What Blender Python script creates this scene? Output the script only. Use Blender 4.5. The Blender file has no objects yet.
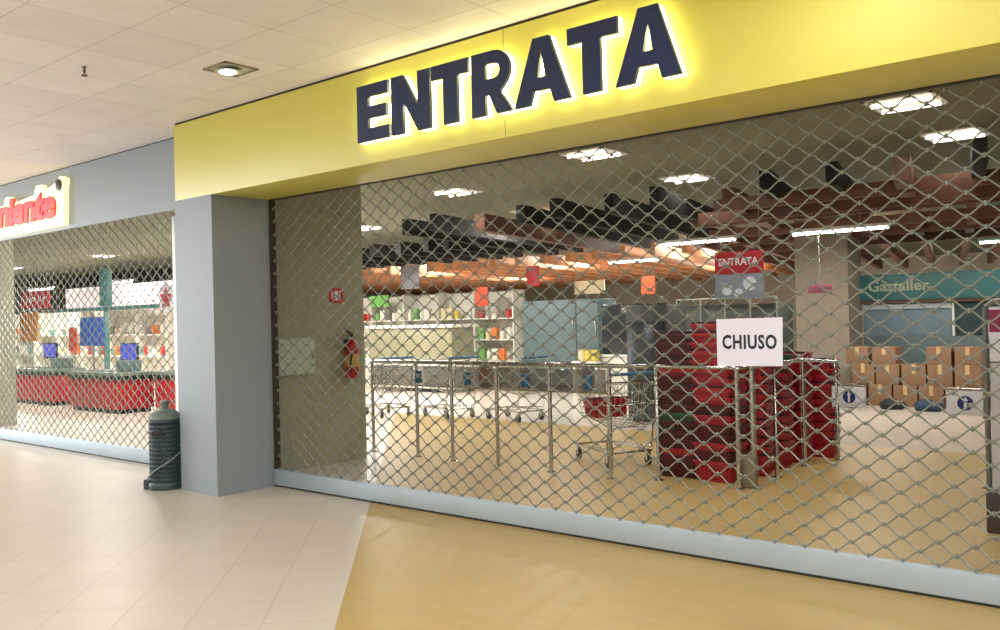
import bpy, bmesh, math, random
from mathutils import Vector, Matrix
random.seed(7)
S = bpy.context.scene
C = S.collection
PI = math.pi
H = 1.6

# ------------------------------------------------------------------ materials
def lin(c):
    return tuple(((v/255)/12.92 if v/255 <= .04045 else ((v/255+.055)/1.055)**2.4) for v in c) + (1,)
MATS = {}
def mat(name, col, rough=.5, metal=0, emit=None, es=0, noise=.06, scale=8, bump=0, alpha=None, trans=None, coat=0):
    if name in MATS: return MATS[name]
    m = bpy.data.materials.new(name); m.use_nodes = True
    n, l = m.node_tree.nodes, m.node_tree.links
    b = n['Principled BSDF']
    c = lin(col)
    if noise:
        tc = n.new('ShaderNodeTexCoord'); nz = n.new('ShaderNodeTexNoise'); nz.inputs['Scale'].default_value = scale
        nz.inputs['Detail'].default_value = 3
        l.new(tc.outputs['Object'], nz.inputs['Vector'])
        mx = n.new('ShaderNodeMixRGB')
        mx.inputs[1].default_value = tuple(max(0, v*(1-noise*2)) for v in c[:3])+(1,)
        mx.inputs[2].default_value = tuple(min(1, v*(1+noise*2)) for v in c[:3])+(1,)
        l.new(nz.outputs['Fac'], mx.inputs[0]); l.new(mx.outputs[0], b.inputs['Base Color'])
        if bump:
            bp = n.new('ShaderNodeBump'); bp.inputs['Strength'].default_value = bump; bp.inputs['Distance'].default_value = .01
            l.new(nz.outputs['Fac'], bp.inputs['Height']); l.new(bp.outputs[0], b.inputs['Normal'])
    else:
        b.inputs['Base Color'].default_value = c
    b.inputs['Roughness'].default_value = rough
    b.inputs['Metallic'].default_value = metal
    if coat: b.inputs['Coat Weight'].default_value = coat
    if emit:
        b.inputs['Emission Color'].default_value = lin(emit); b.inputs['Emission Strength'].default_value = es
    if alpha is not None: b.inputs['Alpha'].default_value = alpha
    if trans: b.inputs['Transmission Weight'].default_value = trans
    MATS[name] = m
    return m

def grid_mat(name, col, line, cell, rot, off, mortar, rough=.5, vary=.05, coords='Object', w=None, spec=.5, blotch=0):
    """flat tiles with thin joints, laid out in world metres"""
    m = bpy.data.materials.new(name); m.use_nodes = True
    n, l = m.node_tree.nodes, m.node_tree.links
    b = n['Principled BSDF']
    g = n.new('ShaderNodeNewGeometry')
    mp = n.new('ShaderNodeMapping'); mp.vector_type = 'TEXTURE'
    mp.inputs['Rotation'].default_value = (0, 0, rot); mp.inputs['Location'].default_value = off
    l.new(g.outputs['Position'], mp.inputs['Vector'])
    br = n.new('ShaderNodeTexBrick'); br.offset = 0; br.squash = 1
    br.inputs['Scale'].default_value = 1
    br.inputs['Brick Width'].default_value = w or cell; br.inputs['Row Height'].default_value = cell
    br.inputs['Mortar Size'].default_value = mortar; br.inputs['Mortar Smooth'].default_value = .3
    c = lin(col)
    br.inputs['Color1'].default_value = tuple(v*(1-vary) for v in c[:3])+(1,)
    br.inputs['Color2'].default_value = tuple(min(1, v*(1+vary)) for v in c[:3])+(1,)
    br.inputs['Mortar'].default_value = lin(line)
    l.new(mp.outputs[0], br.inputs['Vector'])
    nz = n.new('ShaderNodeTexNoise'); nz.inputs['Scale'].default_value = 3; nz.inputs['Detail'].default_value = 4
    l.new(g.outputs['Position'], nz.inputs['Vector'])
    hs = n.new('ShaderNodeHueSaturation')
    mr = n.new('ShaderNodeMapRange'); mr.inputs['To Min'].default_value = 1-.06-blotch; mr.inputs['To Max'].default_value = 1+.06+blotch
    l.new(nz.outputs['Fac'], mr.inputs['Value']); l.new(mr.outputs[0], hs.inputs['Value'])
    l.new(br.outputs['Color'], hs.inputs['Color']); l.new(hs.outputs[0], b.inputs['Base Color'])
    b.inputs['Roughness'].default_value = rough
    b.inputs['Specular IOR Level'].default_value = spec
    return m

def wood_floor_mat(name, c1, c2, rough):
    m = bpy.data.materials.new(name); m.use_nodes = True
    n, l = m.node_tree.nodes, m.node_tree.links
    b = n['Principled BSDF']
    g = n.new('ShaderNodeNewGeometry')
    mp = n.new('ShaderNodeMapping'); mp.inputs['Rotation'].default_value = (0, 0, 0); mp.inputs['Scale'].default_value = (1.2, 9, 1)
    l.new(g.outputs['Position'], mp.inputs['Vector'])
    nz = n.new('ShaderNodeTexNoise'); nz.inputs['Scale'].default_value = 2.2; nz.inputs['Detail'].default_value = 6; nz.inputs['Roughness'].default_value = .65
    l.new(mp.outputs[0], nz.inputs['Vector'])
    br = n.new('ShaderNodeTexBrick'); br.offset = .4; br.inputs['Scale'].default_value = 1
    br.inputs['Brick Width'].default_value = 1.2; br.inputs['Row Height'].default_value = .2; br.inputs['Mortar Size'].default_value = .0012
    br.inputs['Color1'].default_value = (.46, .46, .46, 1); br.inputs['Color2'].default_value = (.54, .54, .54, 1); br.inputs['Mortar'].default_value = (.4, .4, .4, 1)
    l.new(g.outputs['Position'], br.inputs['Vector'])
    mx = n.new('ShaderNodeMath'); mx.operation = 'ADD'
    l.new(nz.outputs['Fac'], mx.inputs[0]); l.new(br.outputs['Color'], mx.inputs[1])
    mr = n.new('ShaderNodeMapRange'); mr.inputs['From Min'].default_value = .6; mr.inputs['From Max'].default_value = 1.4
    l.new(mx.outputs[0], mr.inputs['Value'])
    cr = n.new('ShaderNodeMixRGB'); cr.inputs[1].default_value = lin(c1); cr.inputs[2].default_value = lin(c2)
    l.new(mr.outputs[0], cr.inputs[0]); l.new(cr.outputs[0], b.inputs['Base Color'])
    b.inputs['Roughness'].default_value = rough
    return m

# ------------------------------------------------------------------ mesh builder
class MB:
    def __init__(s): s.v = []; s.f = []; s.mi = []; s.sm = []; s.m = 0
    def add(s, vs, fs, smooth=False):
        o = len(s.v); s.v += [tuple(p) for p in vs]
        for f in fs: s.f.append(tuple(i+o for i in f)); s.mi.append(s.m); s.sm.append(smooth)
    def box(s, x0, x1, y0, y1, z0, z1, M=None):
        vs = [Vector(p) for p in ((x0,y0,z0),(x1,y0,z0),(x1,y1,z0),(x0,y1,z0),(x0,y0,z1),(x1,y0,z1),(x1,y1,z1),(x0,y1,z1))]
        if M: vs = [M @ p for p in vs]
        s.add(vs, [(0,3,2,1),(4,5,6,7),(0,1,5,4),(1,2,6,5),(2,3,7,6),(3,0,4,7)])
    def bbox(s, x0, x1, y0, y1, z0, z1, b=.01, M=None):
        """box with chamfered edges"""
        b = min(b, (x1-x0)*.45, (y1-y0)*.45, (z1-z0)*.45)
        bm = bmesh.new()
        bmesh.ops.create_cube(bm, size=1)
        for v in bm.verts: v.co = Vector(((x0+x1)/2+v.co.x*(x1-x0), (y0+y1)/2+v.co.y*(y1-y0), (z0+z1)/2+v.co.z*(z1-z0)))
        bmesh.ops.bevel(bm, geom=bm.edges[:], offset=b, segments=2, profile=.6, affect='EDGES')
        bm.verts.index_update()
        s.add([(M @ v.co if M else v.co.copy()) for v in bm.verts], [tuple(v.index for v in f.verts) for f in bm.faces], True)
        bm.free()
    def tube(s, pts, r, n=6, cap=True, closed=False):
        pts = [Vector(p) for p in pts]
        k = len(pts); base = len(s.v); vs = []
        prev = None
        for i, p in enumerate(pts):
            if closed: d = pts[(i+1) % k]-pts[i-1]
            else: d = pts[min(i+1, k-1)]-pts[max(i-1, 0)]
            d.normalize()
            a = prev if prev is not None else (Vector((0,0,1)) if abs(d.z) < .9 else Vector((0,1,0)))
            u = a - d*a.dot(d)
            if u.length < 1e-5: u = d.orthogonal()
            u.normalize(); w = d.cross(u); prev = u
            rr = r[i] if isinstance(r, (list, tuple)) else r
            for j in range(n):
                t = 2*PI*j/n
                vs.append(p+u*math.cos(t)*rr+w*math.sin(t)*rr)
        fs = []
        for i in range(k if closed else k-1):
            for j in range(n):
                a = i*n+j; b = i*n+(j+1) % n; c = ((i+1) % k)*n+(j+1) % n; d = ((i+1) % k)*n+j
                fs.append((a,b,c,d))
        if cap and not closed:
            fs.append(tuple(range(n-1, -1, -1))); fs.append(tuple((k-1)*n+j for j in range(n)))
        s.add(vs, fs, True)
    def lathe(s, prof, c=(0,0,0), n=24, M=None):
        vs = []
        for r, z in prof:
            for j in range(n):
                t = 2*PI*j/n; p = Vector((c[0]+r*math.cos(t), c[1]+r*math.sin(t), c[2]+z))
                vs.append(M @ p if M else p)
        fs = []
        for i in range(len(prof)-1):
            for j in range(n): fs.append((i*n+j, i*n+(j+1) % n, (i+1)*n+(j+1) % n, (i+1)*n+j))
        fs.append(tuple(range(n-1, -1, -1))); fs.append(tuple((len(prof)-1)*n+j for j in range(n)))
        s.add(vs, fs, True)
    def prism(s, poly, y0, y1, holes=(), M=None):
        """outline in x/z extruded along y, with holes"""
        bm = bmesh.new()
        loops = [poly]+list(holes); es = []
        for lp in loops:
            vv = [bm.verts.new((p[0], y0, p[1])) for p in lp]
            for i in range(len(vv)): es.append(bm.edges.new((vv[i], vv[(i+1) % len(vv)])))
        bmesh.ops.triangle_fill(bm, use_beauty=True, use_dissolve=False, edges=es)
        r = bmesh.ops.extrude_face_region(bm, geom=bm.faces[:])
        for g in r['geom']:
            if isinstance(g, bmesh.types.BMVert): g.co.y = y1
        bmesh.ops.recalc_face_normals(bm, faces=bm.faces[:])
        bm.verts.index_update()
        s.add([(M @ v.co if M else v.co.copy()) for v in bm.verts], [tuple(v.index for v in f.verts) for f in bm.faces])
        bm.free()
    def mesh(s, name, mats):
        me = bpy.data.meshes.new(name); me.from_pydata(s.v, [], s.f)
        for m in (mats if isinstance(mats, (list, tuple)) else [mats]): me.materials.append(m)
        me.polygons.foreach_set('material_index', s.mi)
        me.polygons.foreach_set('use_smooth', s.sm)
        me.update()
        if any(s.sm):
            try: me.set_sharp_from_angle(angle=math.radians(40))
            except Exception: pass
        return me
    def build(s, name, mats, parent=None, origin=None):
        if origin is not None:
            o3 = Vector(origin); s.v = [tuple(Vector(p)-o3) for p in s.v]
        o = bpy.data.objects.new(name, s.mesh(name, mats)); C.objects.link(o)
        if parent: o.parent = parent
        if origin is not None: o.location = origin
        return o

def tag(o, label=None, cat=None, group=None, kind=None):
    if label: o['label'] = label
    if cat: o['category'] = cat
    if group: o['group'] = group
    if kind: o['kind'] = kind
    return o
def empty(name, loc, rz=0, label=None, cat=None, group=None):
    o = bpy.data.objects.new(name, None); C.objects.link(o); o.location = loc; o.rotation_euler = (0,0,rz)
    return tag(o, label, cat, group)
def struct(mb, name, m):
    o = mb.build(name, m); o['kind'] = 'structure'; return o
def kids(o): return [c for c in bpy.data.objects if c.parent == o]
def copy_tree(o, parent=None):
    ch = list(o.children)
    c = o.copy(); C.objects.link(c)
    if parent: c.parent = parent
    for k in ch: copy_tree(k, c)
    return c
def text_mesh(txt, w, h, depth, offset=0., shear=0., spacing=1.):
    """lettering scaled to w x h, in the x/z plane facing -y, lower left at the origin"""
    cu = bpy.data.curves.new('txt', 'FONT'); cu.body = txt; cu.size = 1; cu.extrude = .01; cu.offset = offset; cu.shear = shear
    cu.space_character = spacing; cu.resolution_u = 3
    o = bpy.data.objects.new('txt', cu); C.objects.link(o)
    dg = bpy.context.evaluated_depsgraph_get(); dg.update()
    me = bpy.data.meshes.new_from_object(o.evaluated_get(dg))
    bpy.data.objects.remove(o)
    xs = [v.co.x for v in me.vertices]; ys = [v.co.y for v in me.vertices]
    x0, x1, y0, y1 = min(xs), max(xs), min(ys), max(ys)
    for v in me.vertices:
        x, y, z = v.co
        v.co = ((x-x0)/(x1-x0)*w, -z/.02*depth, (y-y0)/(y1-y0)*h)
    return me
def text_obj(name, txt, loc, w, h, depth, m, parent=None, rz=0, **k):
    me = text_mesh(txt, w, h, depth, **k); me.materials.clear(); me.materials.append(m)
    o = bpy.data.objects.new(name, me); C.objects.link(o); o.location = loc; o.rotation_euler = (0,0,rz)
    if parent: o.parent = parent
    return o

# ------------------------------------------------------------------ palette
D1, D2, DG = 4.690, 5.323, 5.017
ZS, ZC, ZR = 2.826, 3.586, .164
X0, X1 = -8.055, -7.424
M_tile = grid_mat('floor_tile', (200,191,177), (172,163,147), .40, PI/4, (0,0,0), .003, rough=.38, vary=.02)
# joint lines fitted: u=(x+y)/sqrt2 = -.49-.4k
_mp = [n for n in M_tile.node_tree.nodes if n.type == 'MAPPING'][0]
ox = (-.49)/math.sqrt(2); oy = (-.49)/math.sqrt(2)
vx, vy = -(6.49)/math.sqrt(2), (6.49)/math.sqrt(2)
_mp.inputs['Location'].default_value = (ox+vx, oy+vy, 0)
M_wood_floor = wood_floor_mat('oak_floor', (168,142,86), (188,162,104), .45)
M_ceil = grid_mat('ceiling_panel', (238,231,230), (204,194,188), .655, 0, (-5.02, 2.995, 0), .0045, rough=.85, vary=.04, blotch=.02)
M_ceil_in = grid_mat('store_ceiling', (128,130,112), (108,110,94), 1.2, 0, (0,0,0), .006, rough=.9, vary=.03)
M_tile_in = grid_mat('store_tile', (222,212,198), (190,180,166), .4, PI/4, (ox+vx, oy+vy, 0), .003, rough=.16, vary=.02)
M_yellow = mat('yellow_panel', (216,208,96), .38, noise=.015, scale=2)
M_grey = mat('grey_panel', (146,156,164), .45, noise=.015, scale=2)
M_white_wall = mat('white_plaster', (214,208,196), .8, noise=.03, scale=2)
M_pier = mat('beige_plaster', (156,155,132), .8, noise=.04, scale=3)
M_dark_gap = mat('shadow_gap', (52,44,36), .8, noise=0)  # tone of seams and rail, also the painted shade in the reveals
M_steel = mat('galvanised_steel', (134,140,132), .42, .45, noise=.04, scale=20)
M_bar = mat('aluminium_bar', (176,192,202), .5, .3, noise=.03, scale=4)
M_rubber = mat('black_rubber', (34,36,34), .7, noise=.05)
M_chrome = mat('chrome', (190,190,186), .22, 1, noise=0)
M_navy = mat('navy_face', (28,44,86), .35, noise=.02)
M_halo = mat('led_acrylic', (255,252,220), .4, emit=(255,250,200), es=6.5, noise=0)
M_white_strip = mat('white_painted_metal', (232,234,230), .35, noise=0)
M_paper = mat('paper', (226,224,238), .7, noise=.01)
M_ink = mat('ink', (30,34,44), .6, noise=0)
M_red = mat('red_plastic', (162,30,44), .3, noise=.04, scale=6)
M_red_shaded = mat('shaded_red_plastic', (74,14,24), .35, noise=.05, scale=6)  # darker copy of the basket red, shade put into the colour
M_green = mat('green_plastic', (28,92,58), .35, noise=.05)
M_black = mat('black_plastic', (24,24,26), .4, noise=.05)
M_beamblack = mat('black_timber', (24,23,21), .85, noise=.12, scale=6)  # near beams coloured black, set among brown ones
M_beambrown = mat('brown_timber', (100,62,46), .55, noise=.15, scale=5)
M_beam_lit = mat('lit_timber', (222,162,118), .55, noise=.15, scale=5)  # far beams, warm lamplight put into the timber colour
M_blue = mat('blue_plastic', (40,104,148), .4, noise=.03)
M_bluesign = mat('blue_ink', (30,44,120), .5, noise=0)
M_signwhite = mat('white_sign', (228,228,240), .4, noise=.01)
M_signred = mat('red_sign', (178,34,50), .45, noise=.03)
M_card = mat('cardboard', (142,110,84), .8, noise=.08, scale=5)
M_tape = mat('packing_tape', (206,176,130), .35, noise=.02)
M_teal = mat('teal_panel', (54,112,112), .45, noise=.04)
M_glass = mat('grey_glass', (120,112,104), .15, noise=.03, alpha=.55)
M_glassblue = mat('blue_glass', (118,140,152), .12, noise=.08, scale=3)
M_bluegrey = mat('blue_grey_metal', (94,114,116), .45, noise=.04, scale=3)
M_darkscreen = mat('dark_glass', (44,50,54), .15, noise=.06, scale=4)
M_shelf = mat('cream_enamel', (222,220,208), .5, noise=.02)
M_lamp = mat('lamp_diffuser', (255,255,250), .4, emit=(255,246,236), es=9, noise=0)
M_lamp2 = mat('louvre_tube', (255,255,250), .4, emit=(255,238,220), es=4, noise=0)
M_bin = mat('bin_plastic', (58,76,80), .4, noise=.06)
M_binlid = mat('bin_lid', (110,126,118), .4, noise=.04)
M_orange = mat('orange_panel', (214,140,44), .5, noise=.04)
M_bluepanel = mat('blue_panel', (44,88,168), .5, noise=.04)
M_screen = mat('monitor_screen', (30,34,90), .3, emit=(70,80,190), es=1.2, noise=0)
M_counterred = mat('counter_red', (176,40,46), .4, noise=.05)

def area(name, loc, rot, sx, sy, power, col=(1,1,1), spread=PI):
    L = bpy.data.lights.new(name, 'AREA'); L.shape = 'RECTANGLE'; L.size = sx; L.size_y = sy; L.energy = power; L.color = col; L.spread = spread
    o = bpy.data.objects.new(name, L); C.objects.link(o); o.location = loc; o.rotation_euler = rot
    return o

# ------------------------------------------------------------------ setting: floors, ceilings, walls
XL, XR, YB, YF = -30., 8., -6., 36.
def slab(pts, z, name, m, up=True):
    b = MB(); t = .1
    zz = (z, z-t) if up else (z, z+t)
    n = len(pts)
    top = [(x, y, zz[0]) for x, y in pts]; bot = [(x, y, zz[1]) for x, y in pts]
    fs = [tuple(range(n)), tuple(range(2*n-1, n-1, -1))]
    for i in range(n): fs.append((i, i+n, (i+1) % n+n, (i+1) % n))
    b.add(top+bot, fs)
    o = struct(b, name, m)
    bm = bmesh.new(); bm.from_mesh(o.data); bmesh.ops.recalc_face_normals(bm, faces=bm.faces[:]); bm.to_mesh(o.data); bm.free()
    return o
K = -.693
slab([(XL-14, YB), (K-YB, YB), (K-10.8, 10.8), (XL-14, 10.8)], 0, 'floor', M_tile)
slab([(K-YB, YB), (XR, YB), (XR, 10.8), (K-10.8, 10.8)], 0, 'floor_wood', M_wood_floor)
slab([(XL-14, 10.8), (XR, 10.8), (XR, YF), (XL-14, YF)], 0, 'floor_store', M_tile_in)
slab([(XL-14, YB), (XR, YB), (XR, D2), (XL-14, D2)], ZC, 'ceiling', M_ceil, up=False)
slab([(XL-14, D2), (XR, D2), (XR, YF), (XL-14, YF)], ZC, 'ceiling_store', M_ceil_in, up=False)
b = MB(); b.box(XL-14, XR, YF, YF+.2, 0, ZC); struct(b, 'wall_back', M_white_wall)
b = MB(); b.box(XR, XR+.2, YB, YF, 0, ZC); struct(b, 'wall_right', M_white_wall)
b = MB(); b.box(XL-14.2, XL-14, D2+.3, YF, 0, ZC); struct(b, 'wall_left', M_white_wall)
b = MB(); b.box(XL-14, XR, YB-.2, YB, 0, ZC); struct(b, 'wall_front', M_white_wall)
# glazed end of the mall corridor, out of frame on the left: open bays between frames
b = MB()
WX = -24.
b.box(WX-.1, WX+.1, YB, YB+.3, 0, ZC); b.box(WX-.1, WX+.1, DG-.3, DG, 0, ZC); b.box(WX-.1, WX+.1, YB+.3, DG-.3, 3.35, ZC)
for k in range(1, 5): b.box(WX-.04, WX+.04, YB+.3+k*2.08-.03, YB+.3+k*2.08+.03, 0, 3.35)
struct(b, 'window_1', M_grey)

# main portal: grey pillar, yellow fascia
b = MB(); b.box(X0, X1, D1, D2, 0, ZS); struct(b, 'wall_pillar', M_grey)
b = MB(); b.bbox(X0, XR, D1, D2, ZS, ZC-.022, .004)
fas = struct(b, 'wall_fascia_yellow', M_yellow)
b = MB(); b.box(X0+.01, XR, D1+.012, D2, ZC-.022, ZC); struct(b, 'gap_shade_1', M_dark_gap)  # reveal under the ceiling, its shade painted as a dark strip
b = MB()
for x in (-3.849, 1.2, -8.05+.0): 
    if x > -8: b.box(x-.0015, x+.0015, D1-.0008, D1+.002, ZS+.004, ZC-.022)
struct(b, 'trim_2', M_dark_gap)
b = MB(); b.box(-21.5, X0, DG, DG+.04, ZS, ZC-.015); struct(b, 'wall_fascia_grey', M_grey)
b = MB(); b.box(-21.5, X0, DG+.012, D2, ZC-.015, ZC); struct(b, 'gap_shade_3', M_dark_gap)  # shade of the reveal over the grey fascia, also a painted strip
b = MB(); b.box(WX-14, -21.5, DG, D2, 0, ZC); struct(b, 'wall_mall_left', M_grey)
b = MB(); b.box(-21.5, X0, D2+.1, D2+.2, 3.0, ZC); struct(b, 'wall_over_grille', M_pier)
b = MB(); b.box(-9.08, X0, D2-.05, D2+.15, 0, ZS); struct(b, 'wall_between', M_grey)
b = MB(); b.box(1.9, XR, D1, D2, 0, ZS); struct(b, 'wall_pillar_right', M_grey)
# piers inside the store
b = MB(); b.box(-9.0, -8.0, 5.5, 7.04, 0, ZC); struct(b, 'wall_pier', M_pier)
b = MB(); b.box(-20.2, -15.95, 5.75, 6.3, 0, ZC); struct(b, 'wall_pier_left', M_pier)
b = MB(); b.box(-6.37, -5.42, 16.0, 16.7, 0, ZC); struct(b, 'wall_column', mat('column_paint', (140,130,116), .8, noise=.03))

# ------------------------------------------------------------------ ENTRATA letters
def A_poly(x0, x1, a0, a1, z0, z1):
    w = (x1-x0)*.285; h = z1-z0
    def xl(z): return x0+(a0-x0)*(z-z0)/h
    def xr(z): return x1+(a1-x1)*(z-z0)/h
    zb0, zb1 = z0+h*.2, z0+h*.40
    out = [(x0, z0), (x0+w, z0), (xl(zb0)+w*.98, zb0), (xr(zb0)-w*.98, zb0), (x1-w, z0), (x1, z0), (a1, z1), (a0, z1)]
    zt = z0+h*.80; cx = (a0+a1)/2
    hole = [(xl(zb1)+w*1.0, zb1), (xr(zb1)-w*1.0, zb1), (cx, zt)]
    return out, [hole]
def T_poly(x0, x1, s0, s1, z0, z1):
    t = (z1-z0)*.24
    return [(x0,z1-t),(s0,z1-t),(s0,z0),(s1,z0),(s1,z1-t),(x1,z1-t),(x1,z1),(x0,z1)], []
def E_poly(x0, x1, z0, z1):
    h = z1-z0; t = h*.225; s = x0+.125; m0 = z0+h*.39; m1 = z0+h*.61
    return [(x0,z0),(x1,z0),(x1,z0+t),(s,z0+t),(s,m0),(x1-.03,m0),(x1-.03,m1),(s,m1),(s,z1-t),(x1-.01,z1-t),(x1-.01,z1),(x0,z1)], []
def N_poly(x0, x1, z0, z1):
    s = .125
    return [(x0,z0),(x0+s,z0),(x0+s,z0+.235),(x1-s-.0,z0),(x1,z0),(x1,z1),(x1-s,z1),(x1-s,z1-.235),(x0+s,z1),(x0,z1)], []
def R_poly(x0, x1, z0, z1):
    s = .125; h = z1-z0; zm = z0+h*.36
    R = (z1-zm)/2; cx = x1-R-.015; cz = z1-R
    arc = [(cx+math.cos(t)*R, cz+math.sin(t)*R) for t in [PI/2-PI*i/10 for i in range(11)]]
    out = [(x0,z0),(x0+s,z0),(x0+s,z0+h*.31),(x0+s+.03,z0+h*.31),(x1-.135,z0),(x1,z0),(x1-.10,z0+h*.34),(cx+R*.75, cz-R*.66)]+[p for p in arc[::-1] if p[1] > cz-R*.6]+[(x0,z1)]
    r = R*.36
    inn = [(cx+math.cos(t)*r, cz+math.sin(t)*r) for t in [-PI/2+PI*i/8 for i in range(9)]]
    return out, [[(x0+s, cz-r)]+inn+[(x0+s, cz+r)]]
zl0, zl1 = 2.978, 3.408
LET = [('E', E_poly(-5.255,-4.90,zl0,zl1)), ('N', N_poly(-4.873,-4.471,zl0,zl1)), ('T', T_poly(-4.457,-4.101,-4.34,-4.205,zl0,zl1)),
       ('R', R_poly(-4.072,-3.715,zl0,zl1)), ('A', A_poly(-3.697,-3.244,-3.535,-3.405,zl0,zl1)), ('T', T_poly(-3.262,-2.892,-3.150,-3.015,zl0,zl1)),
       ('A', A_poly(-2.911,-2.467,-2.745,-2.615,zl0,zl1+.008))]
def grow(poly, d):
    """offset a closed outline outwards by d"""
    n = len(poly); a = sum(poly[i][0]*poly[(i+1) % n][1]-poly[(i+1) % n][0]*poly[i][1] for i in range(n))
    sg = 1 if a > 0 else -1; out = []
    for i in range(n):
        p0, p1, p2 = Vector(poly[i-1]), Vector(poly[i]), Vector(poly[(i+1) % n])
        e1 = (p1-p0).normalized(); e2 = (p2-p1).normalized()
        n1 = Vector((e1.y, -e1.x))*sg; n2 = Vector((e2.y, -e2.x))*sg
        nn = (n1+n2); nn = nn/max(.35, nn.length_squared/2) if nn.length > 1e-4 else n1
        nn = n1+n2; k = 2/max(.5, nn.length_squared)
        out.append((p1.x+nn.x*d*k*.5*1.0, p1.y+nn.y*d*k*.5*1.0))
    return out
names = ['first letter E at the left end', 'letter N between the E and the first T', 'letter T between the N and the R', 'letter R in the middle of the word',
         'letter A between the R and the second T', 'letter T between the two letters A', 'last letter A at the right end']
for (ch, (out, holes)), nm in zip(LET, names):
    cx = sum(p[0] for p in out)/len(out)
    root = empty('sign_letter', (cx, D1-.024, zl0), 0, 'navy backlit '+nm+' of ENTRATA on yellow fascia', 'letter', 'letters of the ENTRATA sign')
    o2 = [(x-cx, z-zl0) for x, z in out]; h2 = [[(x-cx, z-zl0) for x, z in h] for h in holes]
    b = MB(); b.prism(o2, -.062, -.035, h2); b.build('letter_face', M_navy, root)
    b = MB(); b.prism(o2, -.035, .006, h2); b.build('glowing_edge', M_halo, root)
# ------------------------------------------------------------------ left illuminated sign "niente"
r = empty('store_sign', (-12.3, DG, 3.0), 0, 'illuminated red lettering with pale yellow glowing outline on grey fascia', 'sign')
b = MB()
b.prism([(-2.3,-.145),(1.25,-.13),(1.27,.28),(1.30,.43),(1.18,.47),(1.08,.40),(.72,.33),(.66,.42),(.5,.42),(.44,.31),(-.2,.27),(-.32,.37),(-.44,.37),(-.5,.27),(-2.3,.22)], -.07, -.005)
b.build('glow_panel', mat('sign_glow', (255,250,214), .4, emit=(255,242,160), es=1.2, noise=0), r)
M_redglow = mat('red_letters', (222,52,54), .4, emit=(230,60,60), es=.35, noise=0)
text_obj('lettering', 'niente', (-.66, -.078, -.03), 1.74, .37, .03, M_redglow, r, offset=.045, shear=.1, spacing=.9)
b = MB(); Mr = Matrix.Translation((1.17, -.07, .36)) @ Matrix.Rotation(PI/2, 4, 'X')
b.lathe([(.07,0),(.075,.02),(.04,.03)], n=18, M=Mr); b.build('spotlight', M_black, r)

# ------------------------------------------------------------------ rolling grilles
PX, PZ = .1879, .128
def grille_mesh(x0, x1, z0, z1, y, r, nseg, sides, beads):
    b = MB(); ph = -1.545
    kz0 = math.ceil((z0-.814)/(PZ/2)); rows = []
    k = math.ceil((z0+PZ/4-.814)/(PZ/2)+1)
    hx = PX/2
    i0 = math.ceil((x0-ph)/hx); i1 = math.floor((x1-ph)/hx)
    # rod k oscillates between z levels (k-1) and k of the half-pitch lattice
    kk = math.ceil((z0-.814)/(PZ/2)); km = math.floor((z1-.814)/(PZ/2))
    for k in range(kk+1, km+1):
        if False: pass
        pts = []
        for i in range(i0, i1):
            up = ((i+k) % 2 == 0)
            za = .814+(k if up else k-1)*PZ/2; zb = .814+(k-1 if up else k)*PZ/2
            for s in range(nseg):
                t = s/nseg; c = .5-.5*math.cos(PI*t); c = .3*t+.7*c
                # small crown where two rods are clipped together
                pts.append((ph+(i+t)*hx, y+.004*math.cos(PI*t)*(1 if up else -1), za+(zb-za)*c))
        b.tube(pts, r, sides)
    if beads:
        for k in range(kk, km+1):
            for i in range(i0, i1+1):
                if (i+k) % 2 == 0:
                    x = ph+i*hx; z = .814+k*PZ/2
                    b.lathe([(.004,-.014),(.0085,-.011),(.0085,.011),(.004,.014)], (x, y, z), 6)
    return b
def rods(x0, x1, z0, z1, y, r, nseg, sides, beads):
    """every second lattice level carries a rod: rod k spans levels 2k..2k+1"""
    return grille_mesh(x0, x1, z0, z1, y, r, nseg, sides, beads)
g = empty('roller_grille', (-3, D2+.01, 0), 0, 'large closed metal lattice roller grille across the yellow entrance', 'roller grille')
rods(X1+.02, 1.88, ZR, ZS+.0, D2+.02, .0052, 6, 5, True).build('lattice', M_steel, None).parent = g
g.children[0].location = (3, -(D2+.01), 0)
def rel(mb, name, m, root, **k):
    """build from world coordinates under an unrotated root"""
    o = mb.build(name, m, root); o.location = -Vector(root.location); return o
b = MB(); b.bbox(X1+.01, 1.89, D2-.012, D2+.05, .016, ZR, .006); bb = rel(b, 'bottom_bar', M_bar, g)
b = MB(); b.box(X1+.01, 1.89, D2-.004, D2+.04, .0, .0155); rel(b, 'rubber_seal', M_rubber, g)
b = MB(); b.box(X1+.002, X1+.03, D2+.002, D2+.06, .17, ZS); rel(b, 'guide_rail', M_dark_gap, g)
b = MB(); b.box(X1+.01, 1.89, D2+.002, D2+.05, ZS-.006, ZS); rel(b, 'top_slot', M_rubber, g)
g2 = empty('roller_grille', (-14, D2+.02, 0), 0, 'smaller closed lattice roller grille under the grey fascia, left of the pillar', 'roller grille')
rel(rods(-21.4, -9.2, ZR, 2.99, D2+.03, .0062, 4, 5, True), 'lattice', M_steel, g2)
b = MB(); b.bbox(-21.45, -9.14, D2-.0, D2+.06, .014, ZR, .006); rel(b, 'bottom_bar', M_bar, g2)
b = MB(); b.box(-21.45, -9.14, D2+.008, D2+.05, 0, .0135); rel(b, 'rubber_seal', M_rubber, g2)
b = MB(); b.box(-9.19, -9.085, D2-.02, D2+.08, .17, ZS-.005); rel(b, 'guide_rail', M_white_strip, g2)

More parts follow.
